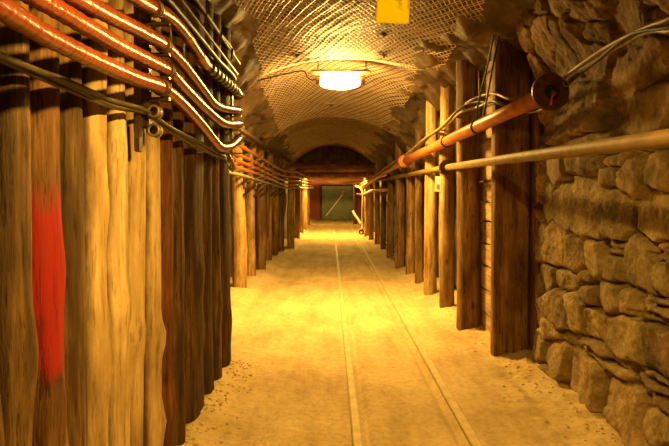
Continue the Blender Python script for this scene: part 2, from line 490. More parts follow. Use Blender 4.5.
for z in Zg:
    for y in Yg:
        wy = y + .030 * mn.noise(Vector((y * 6, z * 6, 1))) + .012 * mn.noise(Vector((y * 20, z * 20, 4)))
        wz = z + .030 * mn.noise(Vector((y * 6, z * 6, 11))) + .012 * mn.noise(Vector((y * 20, z * 20, 14)))
        d = (np.abs((wy - SA[:, 0]) / SA[:, 2]) ** 3 + np.abs((wz - SA[:, 1]) / SA[:, 3]) ** 3) ** (1 / 3)
        i = int(np.argmin(d)); d1 = d[i]; d[i] = 99; d2 = d.min()
        g = (d2 - d1) * min(SA[i, 2], SA[i, 3])
        up = smooth(1.60, 1.85, z)
        rise = smooth(0, .032 - .010 * up, g) * .88 + .12 * smooth(0, .07, g)
        h = (rise * (.066 - .024 * up) - .049 + .022 * up) + sh[i] * rise * (1 + .4 * up) + (stx[i] * (wy - SA[i, 0]) + stz[i] * (wz - SA[i, 1])) * rise * (1 + .2 * up)
        q = Vector((y, z, 0))
        h += .012 * mn.noise(q * 9 + Vector((0, 0, 3))) + .008 * mn.noise(q * 28) + .005 * mn.noise(q * 60)
        if SA[i, 3] < .035 or i in (45, 46, 48, 49): h += .010 * mn.noise(Vector((y * 5, z * 70, 2)))
        h += up * (.06 * mn.noise(q * 1.6 + Vector((0, 0, 9))) + .022 * mn.noise(q * 5 + Vector((0, 0, 5))) + .012 * mn.noise(q * 14 + Vector((0, 0, 6))) - .04)
        h += smooth(2.2, 2.75, z) * .22                      # the rock leans in under the roof
        h += smooth(.35, 0, z) * .05 + (EYE - z) * .012 if z < EYE else 0
        x = 1.665 - h
        if y > 4.82: x += (y - 4.82) * 1.1
        V.append((x, y, z))
        TI.append(scol[i])
Fc = [[k * ny + i, (k + 1) * ny + i, (k + 1) * ny + i + 1, k * ny + i + 1] for k in range(nz - 1) for i in range(ny - 1)]
wr = link_mesh('wall_right', V, Fc, M['stone'])
ca = wr.data.color_attributes.new('tint', 'FLOAT_COLOR', 'POINT')
buf = np.ones((len(V), 4), dtype=np.float32); buf[:, :3] = np.array(TI)
ca.data.foreach_set('color', buf.ravel())
struct(wr, 'dry stone wall under rough rock on the near right', 'wall')
mb = MB(); mb.box((1.95, 2, 1.4), (.1, 8, 3.6)); struct(mb.build('wall_right_core', M['side'], None, False), 'solid rock behind the stone wall', 'wall')

# the far end
mb = MB(); mb.box((0, 28.45, 1.2), (3.4, .3, 2.6)); struct(mb.build('wall_far', M['brick'], None, False), 'dim red brick wall closing the far end of the tunnel', 'wall')
dy = 28.25
xa, xb = (322 - CX) * dy / F, (354 - CX) * dy / F
zt = EYE - (186 - CY) * dy / F
door = MB(); door.box(((xa + xb) / 2, dy, zt / 2), (xb - xa, .06, zt - .02), None, .01)
for zz in (.35, zt - .3): door.box(((xa + xb) / 2, dy - .035, zz), (xb - xa - .1, .02, .07), None, .006)
door = struct(door.build('door_1', M['doormetal'], None, False, ((xa + xb) / 2, dy, 0)), 'green grey sheet metal door in the far brick wall', 'door')
fr = MB()
fr.box((xa - .05, dy - .02, zt / 2), (.09, .14, zt), None, .01); fr.box((xb + .05, dy - .02, zt / 2), (.09, .14, zt), None, .01); fr.box(((xa + xb) / 2, dy - .02, zt + .04), (xb - xa + .19, .14, .08), None, .01)
fr.build('door_frame', M['darkboard'], door, False)
br = MB(); br.bar(P(326, 216, dy - .05), P(343, 194, dy - .05), .02, .045, .004); o = br.build('diagonal_brace', M['white'], door, False); o['label'] = 'pale diagonal bar'  # thin pale bar laid diagonally across the door
hp = MB(); hp.lathe(P(342.5, 192, dy - .04), (0, -1, 0), [(0, .12), (.02, .12), (.03, .10), (.03, 0)], 16); o = hp.build('round_plate', M['steel'], door, False); o['label'] = 'pale round plate'
hd = MB(); hd.tube([(xb - .1, dy - .03, .95), (xb - .1, dy - .09, .95), (xb - .1, dy - .09, 1.07), (xb - .1, dy - .03, 1.07)], .012, 8); hd.build('door_handle', M['darksteel'], door)

# lunette of upright boards over the first beam
lu = MB(); x = -1.35; rr = random.Random(3)
while x < 1.35:
    w = rr.uniform(.10, .16); lu.box((x + w / 2, 16.42 + rr.uniform(-.01, .01), 2.35), (w - .012, .05, 1.0), None, .006); x += w
lu.box((0, 16.52, 2.35), (3.0, .08, 1.05))  # solid backing added to block light leaking between the boards
struct(lu.build('trim_1', M['redwood'], None, False), 'dark upright boards filling the arch above the beam', 'trim')

# ------------------------------------------------------------------ rails
for i, (lab) in enumerate(['left rail of the track, dust covered, sunk in the sandy floor', 'right rail of the track, dust covered, nearer the stone wall']):
    V = []; Fc = []
    prof = [(-.027, -.02), (-.028, .018), (-.020, .026), (.020, .026), (.028, .018), (.027, -.02), (.012, -.03), (-.012, -.03)]
    ysr = list(np.arange(-1.8, 28.0, .25))
    for k, y in enumerate(ysr):
        for (px, pz) in prof: V.append((RAILX[i](y) + px, y, pz + .004 * mn.noise(Vector((i * 5, y * .7, 0)))))
        if k:
            a = (k - 1) * 8; b2 = k * 8
            for j in range(8): Fc.append([a + j, b2 + j, b2 + (j + 1) % 8, a + (j + 1) % 8])
    tag(link_mesh('track_rail', V, Fc, M['rail'], None, False), lab, 'rail')

# ------------------------------------------------------------------ near log wall, left
NL = [  # u0, u1, material, squareness, label
    (-42, -22, 'dark', 2.4, None), (-22, 4, 'dark', 2.3, 'dark log cut by the left edge of the photo, first of the near log wall'),
    (4, 34, 'grey', 2.5, 'wide mottled grey brown log left of the red painted log'),
    (35.5, 61, 'painted', 2.6, 'dark log with a long patch of red paint and a burl near its foot'),
    (62.5, 83.5, 'grey', 2.6, 'dark grey log between the red painted log and the pale peeled logs'),
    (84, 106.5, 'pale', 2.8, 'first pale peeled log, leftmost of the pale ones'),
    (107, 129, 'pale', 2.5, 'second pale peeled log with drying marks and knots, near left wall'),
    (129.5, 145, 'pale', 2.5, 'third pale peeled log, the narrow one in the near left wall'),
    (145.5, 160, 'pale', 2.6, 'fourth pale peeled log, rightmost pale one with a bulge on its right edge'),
    (160.5, 171, 'redwood', 2.3, 'reddish brown log just right of the pale peeled logs'),
    (171.5, 183, 'dark', 2.4, 'dark log, second to the right of the pale logs, under the hose clamps'),
    (183.5, 202, 'dark', 2.6, 'broad dark split log with a pale scar, right part of near left wall'),
    (203, 212, 'dark', 2.2, 'slim dark log, third from the far corner of the near left wall'),
    (212.5, 220, 'grey', 2.2, 'slim dark log, second from the far corner of the near left wall'),
    (220.5, 229, 'dark', 2.2, 'dark corner log at the far end of the near left wall'),
]
EXK = {3: [(-.35, .78, .13, .30), (.5, .60, .10, .22)], 8: [(.55, .72, .07, .26), (.5, .33, .07, .22)], 2: [(.3, .95, .15, .14)], 1: [(.2, .8, .12, .25)], 5: [(.6, 1.35, .10, .15), (.4, .75, .1, .12)],
       6: [(.2, .95, .05, .16), (-.3, 1.55, .07, .15)], 11: [(.1, .9, .12, .18)], 9: [(.3, .35, .1, .2)]}
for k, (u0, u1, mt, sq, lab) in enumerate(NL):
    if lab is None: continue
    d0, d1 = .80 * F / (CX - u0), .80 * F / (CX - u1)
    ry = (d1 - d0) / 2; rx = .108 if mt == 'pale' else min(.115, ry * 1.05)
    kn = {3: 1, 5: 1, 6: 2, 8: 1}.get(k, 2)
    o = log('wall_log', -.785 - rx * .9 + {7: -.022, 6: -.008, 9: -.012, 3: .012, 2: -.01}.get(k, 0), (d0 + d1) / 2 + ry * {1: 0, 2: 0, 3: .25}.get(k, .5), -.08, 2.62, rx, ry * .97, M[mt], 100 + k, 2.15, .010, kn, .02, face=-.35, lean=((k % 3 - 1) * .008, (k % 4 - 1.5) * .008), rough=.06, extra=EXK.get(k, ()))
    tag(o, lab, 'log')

# ------------------------------------------------------------------ posts, left rear
LP = [  # u centre, foot v, half width m, material, label
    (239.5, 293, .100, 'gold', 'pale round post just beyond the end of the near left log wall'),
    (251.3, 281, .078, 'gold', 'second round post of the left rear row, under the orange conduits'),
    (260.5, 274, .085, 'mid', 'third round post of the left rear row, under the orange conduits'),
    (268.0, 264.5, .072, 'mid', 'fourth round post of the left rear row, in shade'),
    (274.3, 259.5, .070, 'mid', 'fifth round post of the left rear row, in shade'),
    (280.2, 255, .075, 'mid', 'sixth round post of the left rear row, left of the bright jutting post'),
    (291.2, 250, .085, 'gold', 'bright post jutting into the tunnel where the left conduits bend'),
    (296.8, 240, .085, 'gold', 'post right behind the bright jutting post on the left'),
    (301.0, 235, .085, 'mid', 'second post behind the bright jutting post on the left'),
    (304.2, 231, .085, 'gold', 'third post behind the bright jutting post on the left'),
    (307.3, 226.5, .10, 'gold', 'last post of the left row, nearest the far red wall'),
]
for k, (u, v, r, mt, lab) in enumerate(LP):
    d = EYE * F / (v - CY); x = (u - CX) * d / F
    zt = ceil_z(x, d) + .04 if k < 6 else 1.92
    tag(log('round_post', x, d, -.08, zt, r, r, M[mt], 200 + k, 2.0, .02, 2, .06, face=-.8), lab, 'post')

# ------------------------------------------------------------------ posts, right
RP = [  # u0, u1, foot v, top v, material, label
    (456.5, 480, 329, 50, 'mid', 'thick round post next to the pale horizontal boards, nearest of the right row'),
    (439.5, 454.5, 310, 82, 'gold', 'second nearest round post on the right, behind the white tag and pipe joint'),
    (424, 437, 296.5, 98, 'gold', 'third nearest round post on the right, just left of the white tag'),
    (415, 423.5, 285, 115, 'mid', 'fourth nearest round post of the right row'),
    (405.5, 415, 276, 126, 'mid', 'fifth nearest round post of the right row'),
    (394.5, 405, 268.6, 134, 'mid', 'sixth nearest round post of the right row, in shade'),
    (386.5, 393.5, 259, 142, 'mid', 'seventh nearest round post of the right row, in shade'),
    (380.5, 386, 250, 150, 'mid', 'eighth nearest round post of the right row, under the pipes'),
    (374.5, 380, 245, 155, 'gold', 'ninth round post of the right row, far lamp light put into its golden colour'),
    (369, 374, 240, 158, 'gold', 'tenth round post of the right row, far lamp light put into its golden colour'),
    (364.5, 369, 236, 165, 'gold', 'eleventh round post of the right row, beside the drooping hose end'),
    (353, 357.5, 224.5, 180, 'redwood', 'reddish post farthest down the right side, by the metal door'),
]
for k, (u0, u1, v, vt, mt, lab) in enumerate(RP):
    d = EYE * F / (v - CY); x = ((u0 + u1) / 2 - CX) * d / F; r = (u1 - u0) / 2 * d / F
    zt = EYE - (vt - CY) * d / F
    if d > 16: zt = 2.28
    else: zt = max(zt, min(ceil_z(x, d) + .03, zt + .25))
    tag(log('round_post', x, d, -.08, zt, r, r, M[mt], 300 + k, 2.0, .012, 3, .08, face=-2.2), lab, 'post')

# big squared timbers at the end of the stone wall
d = 5.17
o = log('squared_timber', 1.515, 5.125, -.08, 2.80, .150, .075, M['timber'], 401, 7, .006, 1, .0, face=-1.6, rough=.02)
tag(o, 'massive dark squared timber standing at the end of the stone wall', 'timber')
o = log('squared_timber', 1.735, 5.03, -.08, 2.80, .055, .10, M['timber'], 402, 6, .006, 0, .02, face=-1.6, rough=.03)
tag(o, 'thin dark plank wedged between the massive squared timber and the stone wall', 'timber')

# pale horizontal boards behind the first post
mb = MB(); z = .0; rr = random.Random(9)
while z < 2.55:
    h = rr.uniform(.17, .24); mb.box((1.512 + rr.uniform(-.006, .006), 5.95, z + h / 2), (.04, 1.45, h - .010), Matrix.Rotation(rr.uniform(-.008, .008), 3, 'X'), .006); z += h
tag(mb.build('board_lining', M['board'], None, False, (1.512, 5.95, 0)), 'pale horizontal boards lining the gap between thick post and squared timber', 'boards')

# beams
def hlog(name, u0, u1, v0, v1, d, mat, seed, lab):
    x0, x1 = (u0 - CX) * d / F, (u1 - CX) * d / F; z = EYE - ((v0 + v1) / 2 - CY) * d / F; r = (v1 - v0) / 2 * d / F
    mb = MB(); n = 40
    pts = [(x0 + (x1 - x0) * i / n, d, z + .012 * mn.noise(Vector((i * .15, seed, 0)))) for i in range(n + 1)]
    mb.tube(pts, [r * (1 + .07 * mn.noise(Vector((i * .3, seed, 5)))) for i in range(n + 1)], 18)
    tag(mb.build(name, M[mat], None, True, ((x0 + x1) / 2, d, z)), lab, 'beam')
hlog('roof_beam', 281, 381, 163.5, 172, 16.2, 'beam', 1, 'round reddish roof beam under the arch of dark boards')
hlog('roof_beam', 283, 378, 171.5, 178, 17.0, 'timber', 2, 'dark roof beam just below and behind the reddish beam')
hlog('roof_beam', 297, 369, 178, 184.6, 22.0, 'beam', 3, 'lowest roof beam, farthest in, lit along its underside above the door')

# ------------------------------------------------------------------ roof netting
def net(name, x0, x1, y0, y1, cell, r, lab, ragged):
    hx, hy = cell / 2, cell / 2 * 2.0
    nx_, ny_ = int((x1 - x0) / hx), int((y1 - y0) / hy)
    V = []; Fc = []
    def pos(i, j):
        x = x0 + i * hx; y = y0 + j * hy
        x += .045 * mn.noise(Vector((x * 1.7, y * 1.7, 21))); y += .05 * mn.noise(Vector((x * 1.7, y * 1.7, 31)))
        return Vector((x, y, ceil_base(x, y) - .040 + (.004 if (i + j) % 4 == 0 else -.004)))
    cache = {}
    def inside(i, j):
        x = x0 + i * hx; y = y0 + j * hy
        m_ = ragged * mn.noise(Vector((y * 1.3, x0, 3)))
        return x0 + .05 + m_ < x < x1 - .05 + m_
    for j in range(ny_):
        for i in range(nx_):
            if (i + j) % 2: continue
            for di in (-1, 1):
                a, b2 = (i, j), (i + di, j + 1)
                if not (inside(*a) and inside(*b2)): continue
                for q in (a, b2):
                    if q not in cache: cache[q] = pos(*q)
                p, q = cache[a], cache[b2]
                dd = (q - p).normalized(); s1 = dd.cross(Vector((0, 0, 1))).normalized() * r; s2 = Vector((0, 0, r))
                n = len(V)
                for e in (p, q): V += [e + s1 * .87 - s2 * .5, e + s2, e - s1 * .87 - s2 * .5]
                for k in range(3): Fc.append([n + k, n + (k + 1) % 3, n + 3 + (k + 1) % 3, n + 3 + k])
    tag(link_mesh(name, V, Fc, M['net'], None, True), lab, 'netting')
net('wire_netting', -.78, 1.20, 3.3, 6.42, .050, .0040, 'wire netting over the near roof, in front of the glowing lamp', .12)
net('wire_netting', -.92, 1.10, 6.44, 9.72, .050, .0042, 'brightly lit wire netting on the roof around the glowing lamp', .12)
net('wire_netting', -1.05, 1.05, 9.76, 16.2, .06, .005, 'dim wire netting on the roof between the lamp and the arch of boards', .12)

# bolts that pin the netting
for (u, v, d, lab) in [(384, 33, 5.6, 'dark roof bolt plate just below the yellow plate'), (384, 55, 6.2, 'dark roof bolt plate to the upper right of the lamp'), (331, 108, 9.0, 'dark roof bolt plate below the lamp'), (297, 60, 6.1, 'dark roof bolt plate upper left of the lamp')]:
    x = (u - CX) * d / F; z = ceil_z(x, d) - .03
    t = empty('roof_bolt', (x, d, z), lab, 'bolt')
    a = MB(); a.box((x, d, z), (.13, .13, .012), None, .004); a.build('bolt_plate', M['darksteel'], t, False)
    a = MB(); a.lathe((x, d, z), (0, 0, -1), [(0, .028), (.025, .028), (.025, .012), (.04, .012), (.04, 0)], 6); a.build('bolt', M['darksteel'], t, False)

# ------------------------------------------------------------------ the lamp
ly = 6.95
c = P(340, 80.5, ly)
t = empty('tunnel_lamp', c, 'glowing tubular lamp hanging under the roof netting', 'lamp')
zt = EYE - (72.5 - CY) * ly / F
a = MB(); a.box(((P(312, 0, ly).x + P(370, 0, ly).x) / 2, ly, zt), (58 * ly / F, .24, .022), None, .006); a.build('housing', M['fix'], t, False)
a = MB(); a.lathe((P(316, 0, ly).x, ly, c.z - .005), (1, 0, 0), [(0, .0), (0, .045), (.09, .045), (.09, .04), (.13, .04), (.13, 0)], 18); a.build('end_cap', M['fix'], t)
a = MB(); a.lathe((P(365, 0, ly).x, ly, c.z - .005), (-1, 0, 0), [(0, .0), (0, .045), (.09, .045), (.09, .04), (.13, .04), (.13, 0)], 18); a.build('end_cap', M['fix'], t)
L = 42 * ly / F / 2; R = .095
a = MB(); a.lathe((c.x, ly, c.z - .01), (1, 0, 0), [(L * math.sin(q), R * math.cos(q) ** .8 if abs(q) < 1.57 else 0) for q in np.linspace(-1.5707, 1.5707, 17)], 24); o = a.build('diffuser', M['glow'], t); o['label'] = 'glowing glass tube'
for uu in (318, 366):
    x = P(uu, 0, ly).x
    a = MB(); a.tube([(x, ly, zt), (x, ly, ceil_base(x, ly) - .0)], .006, 6); a.build('hanger_rod', M['darksteel'], t)
cab = MB(); cab.tube(spline([P(206, 96, 6.2), P(235, 86.5, 6.6), P(262, 79.5, 6.8), P(285, 74, 6.9), P(303, 71, 6.93), P(308, 78, 6.95), P(313, 80, 6.95), P(318, 78.5, 6.95)], .03), .008, 7)
tag(cab.build('lamp_cable', M['black']), 'thin black cable running from the left wall to the lamp', 'cable')

# yellow plate hanging at the top
d = 3.9
t = empty('yellow_plate', P(393.5, 22, d), 'bright yellow plastic plate hanging from the roof at the top', 'plate')
q = [P(376.2, 22.3, d), P(408.7, 23.6, d + .03), P(411.5, -22, d + .03), P(378, -22, d)]
n_ = (q[1] - q[0]).cross(q[3] - q[0]).normalized() * .008
link_mesh('panel', [p for p in q] + [p - n_ for p in q], [[0, 1, 2, 3], [7, 6, 5, 4], [0, 4, 5, 1], [1, 5, 6, 2], [2, 6, 7, 3], [3, 7, 4, 0]], M['yellow'], t, False)
def on(uq, vq): return q[0] + (q[1] - q[0]) * uq + (q[3] - q[0]) * vq + Vector((0, -.0035, 0))
for poly in ([(.60, .50), (.76, .36), (.80, .44), (.66, .54)], [(.60, .37), (.68, .34), (.79, .27), (.77, .33), (.68, .375)], [(.92, .36), (.97, .30), (.985, .50), (.93, .49)]):  # highlights of the plate, painted as thin white pieces
    V = [on(*p) for p in poly]; n = len(V)
    o = link_mesh('scuff_mark', V + [p + Vector((0, .003, 0)) for p in V], [list(range(n)), list(range(n, 2 * n))[::-1]] + [[i, n + i, n + (i + 1) % n, (i + 1) % n] for i in range(n)], M['pale_mark'], t, False); o['label'] = 'white painted glint'
for f_ in (.1, .9):
    p = on(f_, .97); a = MB(); a.tube([p, (p.x, p.y, ceil_z(p.x, p.y))], .004, 6); a.build('hanger_wire', M['darksteel'], t)

# ------------------------------------------------------------------ orange hoses on the left
def offp(u, v, X): return P(u, v, -X * F / (CX - u))
def lpath(X, uv): return [offp(u, v, X + lerpt([(0, .145), (90, .10), (162, 0), (222, -.03)], u)) for (u, v) in uv]
def ext(p0, p1, y):
    """carry the line p1->p0 back to depth y (out of frame)"""
    k = (y - p0.y) / (p1.y - p0.y); return p0 + (p1 - p0) * k
def lead(pts, y0, step=.16):
    n = max(1, int((pts[0].y - y0) / step))
    return [ext(pts[0], pts[1], y0 + (pts[0].y - y0) * i / n) for i in range(n)] + pts
H_ = [
    (-.68, [(7, 11.5), (47, 36), (94, 59.5), (135, 77.5), (162, 87.5), (183, 105), (202, 126), (213, 140), (221, 147.5)], [(231, 146, -.73), (238.5, 139, -.76)], 'lowest orange ribbed hose on the near left wall, sagging before the corner', [(10, 1.625), (13.5, 1.53)]),
    (-.68, [(50, 5), (84, 25), (118, 45), (148, 60), (168, 71), (183, 87), (205, 109)], [(224, 123.5, -.70), (239, 124, -.76)], 'second lowest orange ribbed hose on the near left wall', [(10, 1.70), (13.5, 1.62)]),
    (-.68, [(81, 0), (114, 18), (142, 32), (164, 45), (183, 64), (202, 89)], [(217, 106, -.70), (238, 110.5, -.76)], 'third lowest orange ribbed hose on the near left wall', [(10, 1.78), (13.5, 1.71)]),
    (-.68, [(133, -4), (148, 5), (167, 15), (183, 31), (198, 53)], [(206, 65, -.70), (223, 80, -.72), (240, 95, -.76)], 'topmost orange ribbed hose on the near left wall, with black couplings', [(10, 1.895), (13.5, 1.82)]),
]
FZ = [1.665, 1.745, 1.825, 1.94]
for i, (X, uv, tail, lab, far) in enumerate(H_):
    near = lpath(X, uv)
    near = lead(near, .35)
    tl = [offp(u, v, xx) for (u, v, xx) in tail]
    e = tl[-1]
    pts = near + tl
    turn = [Vector((-.80, e.y + .14, e.z + .004)), Vector((-.98, e.y + .27, e.z)), Vector((-1.14, e.y + .75, (e.z + FZ[i]) / 2)), Vector((-1.12, 6.9, FZ[i]))]
    run = [Vector((-1.115, far[0][0], far[0][1])), Vector((-1.06, far[1][0] - .7, far[1][1])), Vector((-.84, 13.95, far[1][1])), Vector((-.80, 16, far[1][1])), Vector((-.80, 22, far[1][1] + .02)), Vector((-.80, 27, far[1][1] + .02))]
    full = spline(pts + turn, .008)
    r0 = .0200 if i else .0205
    rad = []
    for k in range(len(full)):
        rad.append(r0 * lerpt([(1.2, 1.0), (2.4, 1.32)], full[k].y) * (1.0, 1.0, 1.0, 1.0, 1.0, .96, 1.08, .96)[k % 8])
    t = empty('ribbed_hose', full[0], lab, 'hose')
    a = MB(); a.tube(full, rad, 14); a.build('near_length', M['hose'], t)
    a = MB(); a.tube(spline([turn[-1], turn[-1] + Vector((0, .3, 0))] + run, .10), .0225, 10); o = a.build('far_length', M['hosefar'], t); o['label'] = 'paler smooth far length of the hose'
    # steel clamp bands where the hose meets the rack
    for (cu, cv) in [((162, 88), (168, 71), (164, 45), (151, 7))[i]]:
        j = min(range(len(full)), key=lambda q: (full[q] - offp(cu, cv, X)).length)
        ax = full[j + 3] - full[j - 3]
        a = MB()
        for off in (-.016, .016): a.torus(full[j] + ax.normalized() * off, ax, r0 * 1.48, .006, 20, 8)
        a.lathe(full[j] - ax.normalized() * .014, ax, [(0, r0 * 1.44), (.028, r0 * 1.44)], 18)
        o = a.build('clamp_band', M['darksteel'], t); o['label'] = 'dark steel clamp'
    j = min(range(len(full)), key=lambda q: (full[q] - tl[-1]).length)
    ax = full[j + 3] - full[j - 3]
    a = MB(); a.torus(full[j], ax, r0 * 1.48, .006, 20, 8); a.build('clamp_band', M['steel'], t)
    if i == 3:
        j0 = min(range(len(full)), key=lambda q: (full[q] - tl[0]).length); j1 = min(range(len(full)), key=lambda q: (full[q] - offp(235, 90, -.75)).length)
        seg = full[j0:j1]; a = MB()
        a.tube(seg, [.030 + (.009 if (k // 9) % 2 else 0) for k in range(len(seg))], 18); o = a.build('coupling', M['black'], t); o['label'] = 'black ringed coupling'
        a = MB(); a.tube(full[j0 - 22:j0 + 4], [.029] * 26, 16); a.build('collar', M['hosefar'], t)
        a = MB(); a.tube(full[j0 - 60:j0 - 52], [.0275] * 8, 16); a.build('collar', M['hosefar'], t)
# fifth conduit and the dark tray beyond the corner
a = MB(); a.tube(spline([(-1.2, 5.3, 1.60), (-1.12, 6.9, 1.59), (-1.115, 10, 1.53), (-1.06, 12.8, 1.46), (-.84, 13.95, 1.46), (-.80, 16, 1.46), (-.80, 27, 1.48)], .1), .019, 10)
tag(a.build('conduit', M['cable']), 'lowest dusty conduit under the orange ones on the left rear posts', 'conduit')
a = MB(); a.bar((-1.10, 5.4, 2.13), (-1.08, 15.4, 2.10), .05, .05, .005)
for y in np.arange(5.7, 15.2, .5): a.bar((-1.10, y, 2.12), (-1.24, y, 2.12), .025, .02)
a.bar((-1.24, 5.4, 2.13), (-1.22, 15.4, 2.10), .02, .05, .004)
tag(a.build('cable_tray', M['blackcable'], None, False), 'dark cable tray above the orange conduits on the left rear posts', 'tray')

# hanger brackets on the left rear posts
for k, (u, v, r, mt, lab) in enumerate(LP[:6]):
    d = EYE * F / (v - CY); x = (u - CX) * d / F
    zs = [lerpt([(6.9, z0), (10, z1), (13.5, z2)], d) for z0, z1, z2 in ((1.94, 1.895, 1.82), (1.825, 1.78, 1.71), (1.745, 1.70, 1.62), (1.665, 1.625, 1.53), (1.59, 1.53, 1.46))]
    nm = ['first', 'second', 'third', 'fourth', 'fifth', 'sixth'][k]
    yb = d - r * .8
    t = empty('conduit_bracket', (x, yb, zs[-1]), f'steel conduit bracket on the {nm} post of the left rear row', 'bracket', )
    a = MB(); a.box((-1.165, yb, (zs[0] + zs[-1]) / 2 - .03), (.03, .04, zs[0] - zs[-1] + .2), None, .004); a.build('upright', M['steel'], t, False)
    for z in zs:
        a = MB(); a.bar((-1.17, yb, z - .05), (-1.07, yb, z - .036), .022, .012); a.bar((-1.075, yb, z - .038), (-1.055, yb, z + .012), .022, .010); a.build('arm', M['steel'], t, False)
    a = MB(); a.bar((-1.19, yb, zs[-1] - .24), (-1.0, yb - .14, zs[-1] - .09), .022, .03); a.build('strut', M['darkboard'], t, False)

# rack and clamps of the near wall
yk = .69 * F / (CX - 161)
t = empty('hose_rack', (-.74, yk, 1.6), 'dark steel rack that carries the four orange hoses on the near left wall', 'rack')
a = MB(); a.box((-.755, yk + .02, 1.98), (.03, .045, .66), None, .004); a.build('upright', M['darksteel'], t, False)
for z in (1.775, 1.86, 1.955, 2.08):
    a = MB(); a.bar((-.74, yk + .02, z - .005), (-.66, yk + .02, z - .005), .03, .012); a.build('arm', M['darksteel'], t, False)
for z, sg in ((1.745, 0), (1.69, 1)):
    a = MB(); y2 = yk - .02
    for off in (0, .05): a.torus((-.715, y2 + off, z - .03 - .02 * sg), (0.15, 1, 0), .022, .006, 16, 8)
    a.lathe((-.715, y2 + .01, z - .03 - .02 * sg), (.15, 1, 0), [(0, 0), (0, .019), (.04, .019), (.04, 0)], 14); a.build('empty_clamp', M['steel'], t)
a = MB(); a.box((-.765, yk - .05, 1.62), (.02, .05, .14), None, .004); a.build('mounting_plate', M['darksteel'], t, False)
t = empty('corner_rack', (-.77, 4.62, 1.7), 'steel rack at the far corner of the near log wall where the hoses turn', 'rack')
a = MB(); a.box((-.785, 4.66, 1.96), (.03, .04, .62), None, .004); a.build('upright', M['steel'], t, False)
for z in (1.72, 1.79, 1.90, 2.01):
    a = MB(); a.bar((-.80, 4.66, z - .04), (-.70, 4.66, z - .035), .03, .012); a.build('arm', M['steel'], t, False)
a = MB()
for q in range(3): a.torus((-.74, 4.30 + .06 * q, 1.61 - .012 * q), (.9, .5, .15), .05, .006, 16, 6)
a.build('wire_coil', M['steel'], t)

# black cables clipped along the near log wall
CU = [(-8, 51), (0, 54), (40, 71), (67, 82), (111, 101), (141, 108), (154, 115), (172, 128), (195, 141), (215, 152), (226, 157)]
for k, (dz, X, lab) in enumerate([(0, -.735, 'upper black cable sagging across the near log wall below the hoses'), (3.5, -.745, 'middle black cable sagging across the near log wall below the hoses'), (7, -.75, 'lower black cable sagging across the near log wall below the hoses')]):
    pts = []
    for j, (u, v) in enumerate(CU):
        wob = math.sin(j * 1.3 + k * 2) * 1.2
        pts.append(offp(u, v + dz * (1 - .05 * j) + wob, X))
    pts = lead(pts, .5)
    a = MB(); a.tube(spline(pts, .03), .009 - .001 * k, 8); tag(a.build('black_cable', M['blackcable']), lab, 'cable')

# cable ladder at the top left
t = empty('cable_ladder', (-.71, 3.0, 2.34), 'steel cable ladder at the top left above the hoses', 'ladder')
for z, X in ((2.335, -.715), (2.42, -.70)):
    a = MB(); a.bar((X, .4, z), (X - .03, 4.75, z - .02), .010, .016, .002); a.build('side_rail', M['steel'], t, False)
for y in np.arange(.7, 4.7, .45):
    a = MB(); a.bar((-.722, y, 2.33), (-.715, y + .03, 2.42), .012, .008); o = a.build('rung', M['darksteel'], t, False)
for k, (z, X, lab) in enumerate([(2.27, -.755, 'thick black cable just under the cable ladder'), (2.20, -.765, 'black cable running above the topmost orange hose'), (2.47, -.76, 'black cable running above the cable ladder')]):
    a = MB(); a.tube(spline([(X, .4, z), (X, 1.6, z - .015), (X - .005, 2.8, z + .01), (X, 3.9, z - .01), (X - .02, 4.75, z), (-1.0, 5.2, z - .02), (-1.15, 6.0, z - .03)], .06), .017 - .003 * k, 9)
    tag(a.build('black_cable', M['black']), lab, 'cable')

# ------------------------------------------------------------------ right pipes
def interp(u, ua, da, ub, db):
    s = (u - ua) / (ub - ua); return 1 / (1 / da + (1 / db - 1 / da) * s)
def up(u): return interp(u, 553, 3.8, 385, 11)
A0, A1 = P(553, 91, 3.8), P(404, 161.5, up(404)); A2 = P(362, 186.5, 18.6)
t = empty('rusty_pipe', A0, 'rusty orange pipe with a bolted end flange along the right posts', 'pipe')
dirn = (A1 - A0).normalized()
a = MB(); a.tube([A0 + dirn * .07, A0.lerp(A1, .25), A0.lerp(A1, .5), A0.lerp(A1, .75), A1], .056, 20); a.build('pipe', M['rust'], t)
a = MB(); a.tube(spline([A1, A1.lerp(A2, .3) + Vector((0, 0, .01)), A1.lerp(A2, .7), A2], .15), .050, 16); a.build('far_pipe', M['rust'], t)
a = MB(); a.lathe(A1 - dirn * .16, dirn, [(0, .056), (0, .075), (.06, .08), (.06, .10), (.12, .10), (.12, .085), (.30, .08), (.32, .05)], 20); a.build('joint_sleeve', M['rust'], t)
fl = MB(); fl.lathe(A0 + dirn * .055, -dirn, [(0, .05), (0, .118), (.004, .121), (.026, .121), (.030, .118), (.030, .046), (.0, .044)], 32)
fl.lathe(A0 + dirn * .10, -dirn, [(0, .056), (.045, .07)], 24)
f_ = fl.build('end_flange', M['flange'], t, False); f_['label'] = 'round bolted end flange'
n1 = dirn.orthogonal().normalized(); n2 = dirn.cross(n1)
for k in range(8):
    bo = MB()
    a_ = 2 * math.pi * (k + .5) / 8; p = A0 + dirn * .026 + (n1 * math.cos(a_) + n2 * math.sin(a_)) * .093
    bo.lathe(p, -dirn, [(0, .012), (.012, .012), (.012, 0)], 6)
    bo.build('bolt', M['darksteel'], f_, False)
pl = MB(); pl.lathe(A0 + dirn * .05, -dirn, [(0, .047), (.0, .0)], 20); pl.lathe(A0 + dirn * .03 + Vector((.005, 0, -.01)), -dirn, [(0, .03), (.05, .028), (.05, 0)], 16)
pl.build('plug', M['black'], t)
hk = MB(); hk.tube([P(556, 92, 3.72), P(552, 97, 3.72), P(551.5, 105, 3.74)], .007, 8); o = hk.build('lever', M['red'], t); o['label'] = 'red lever'
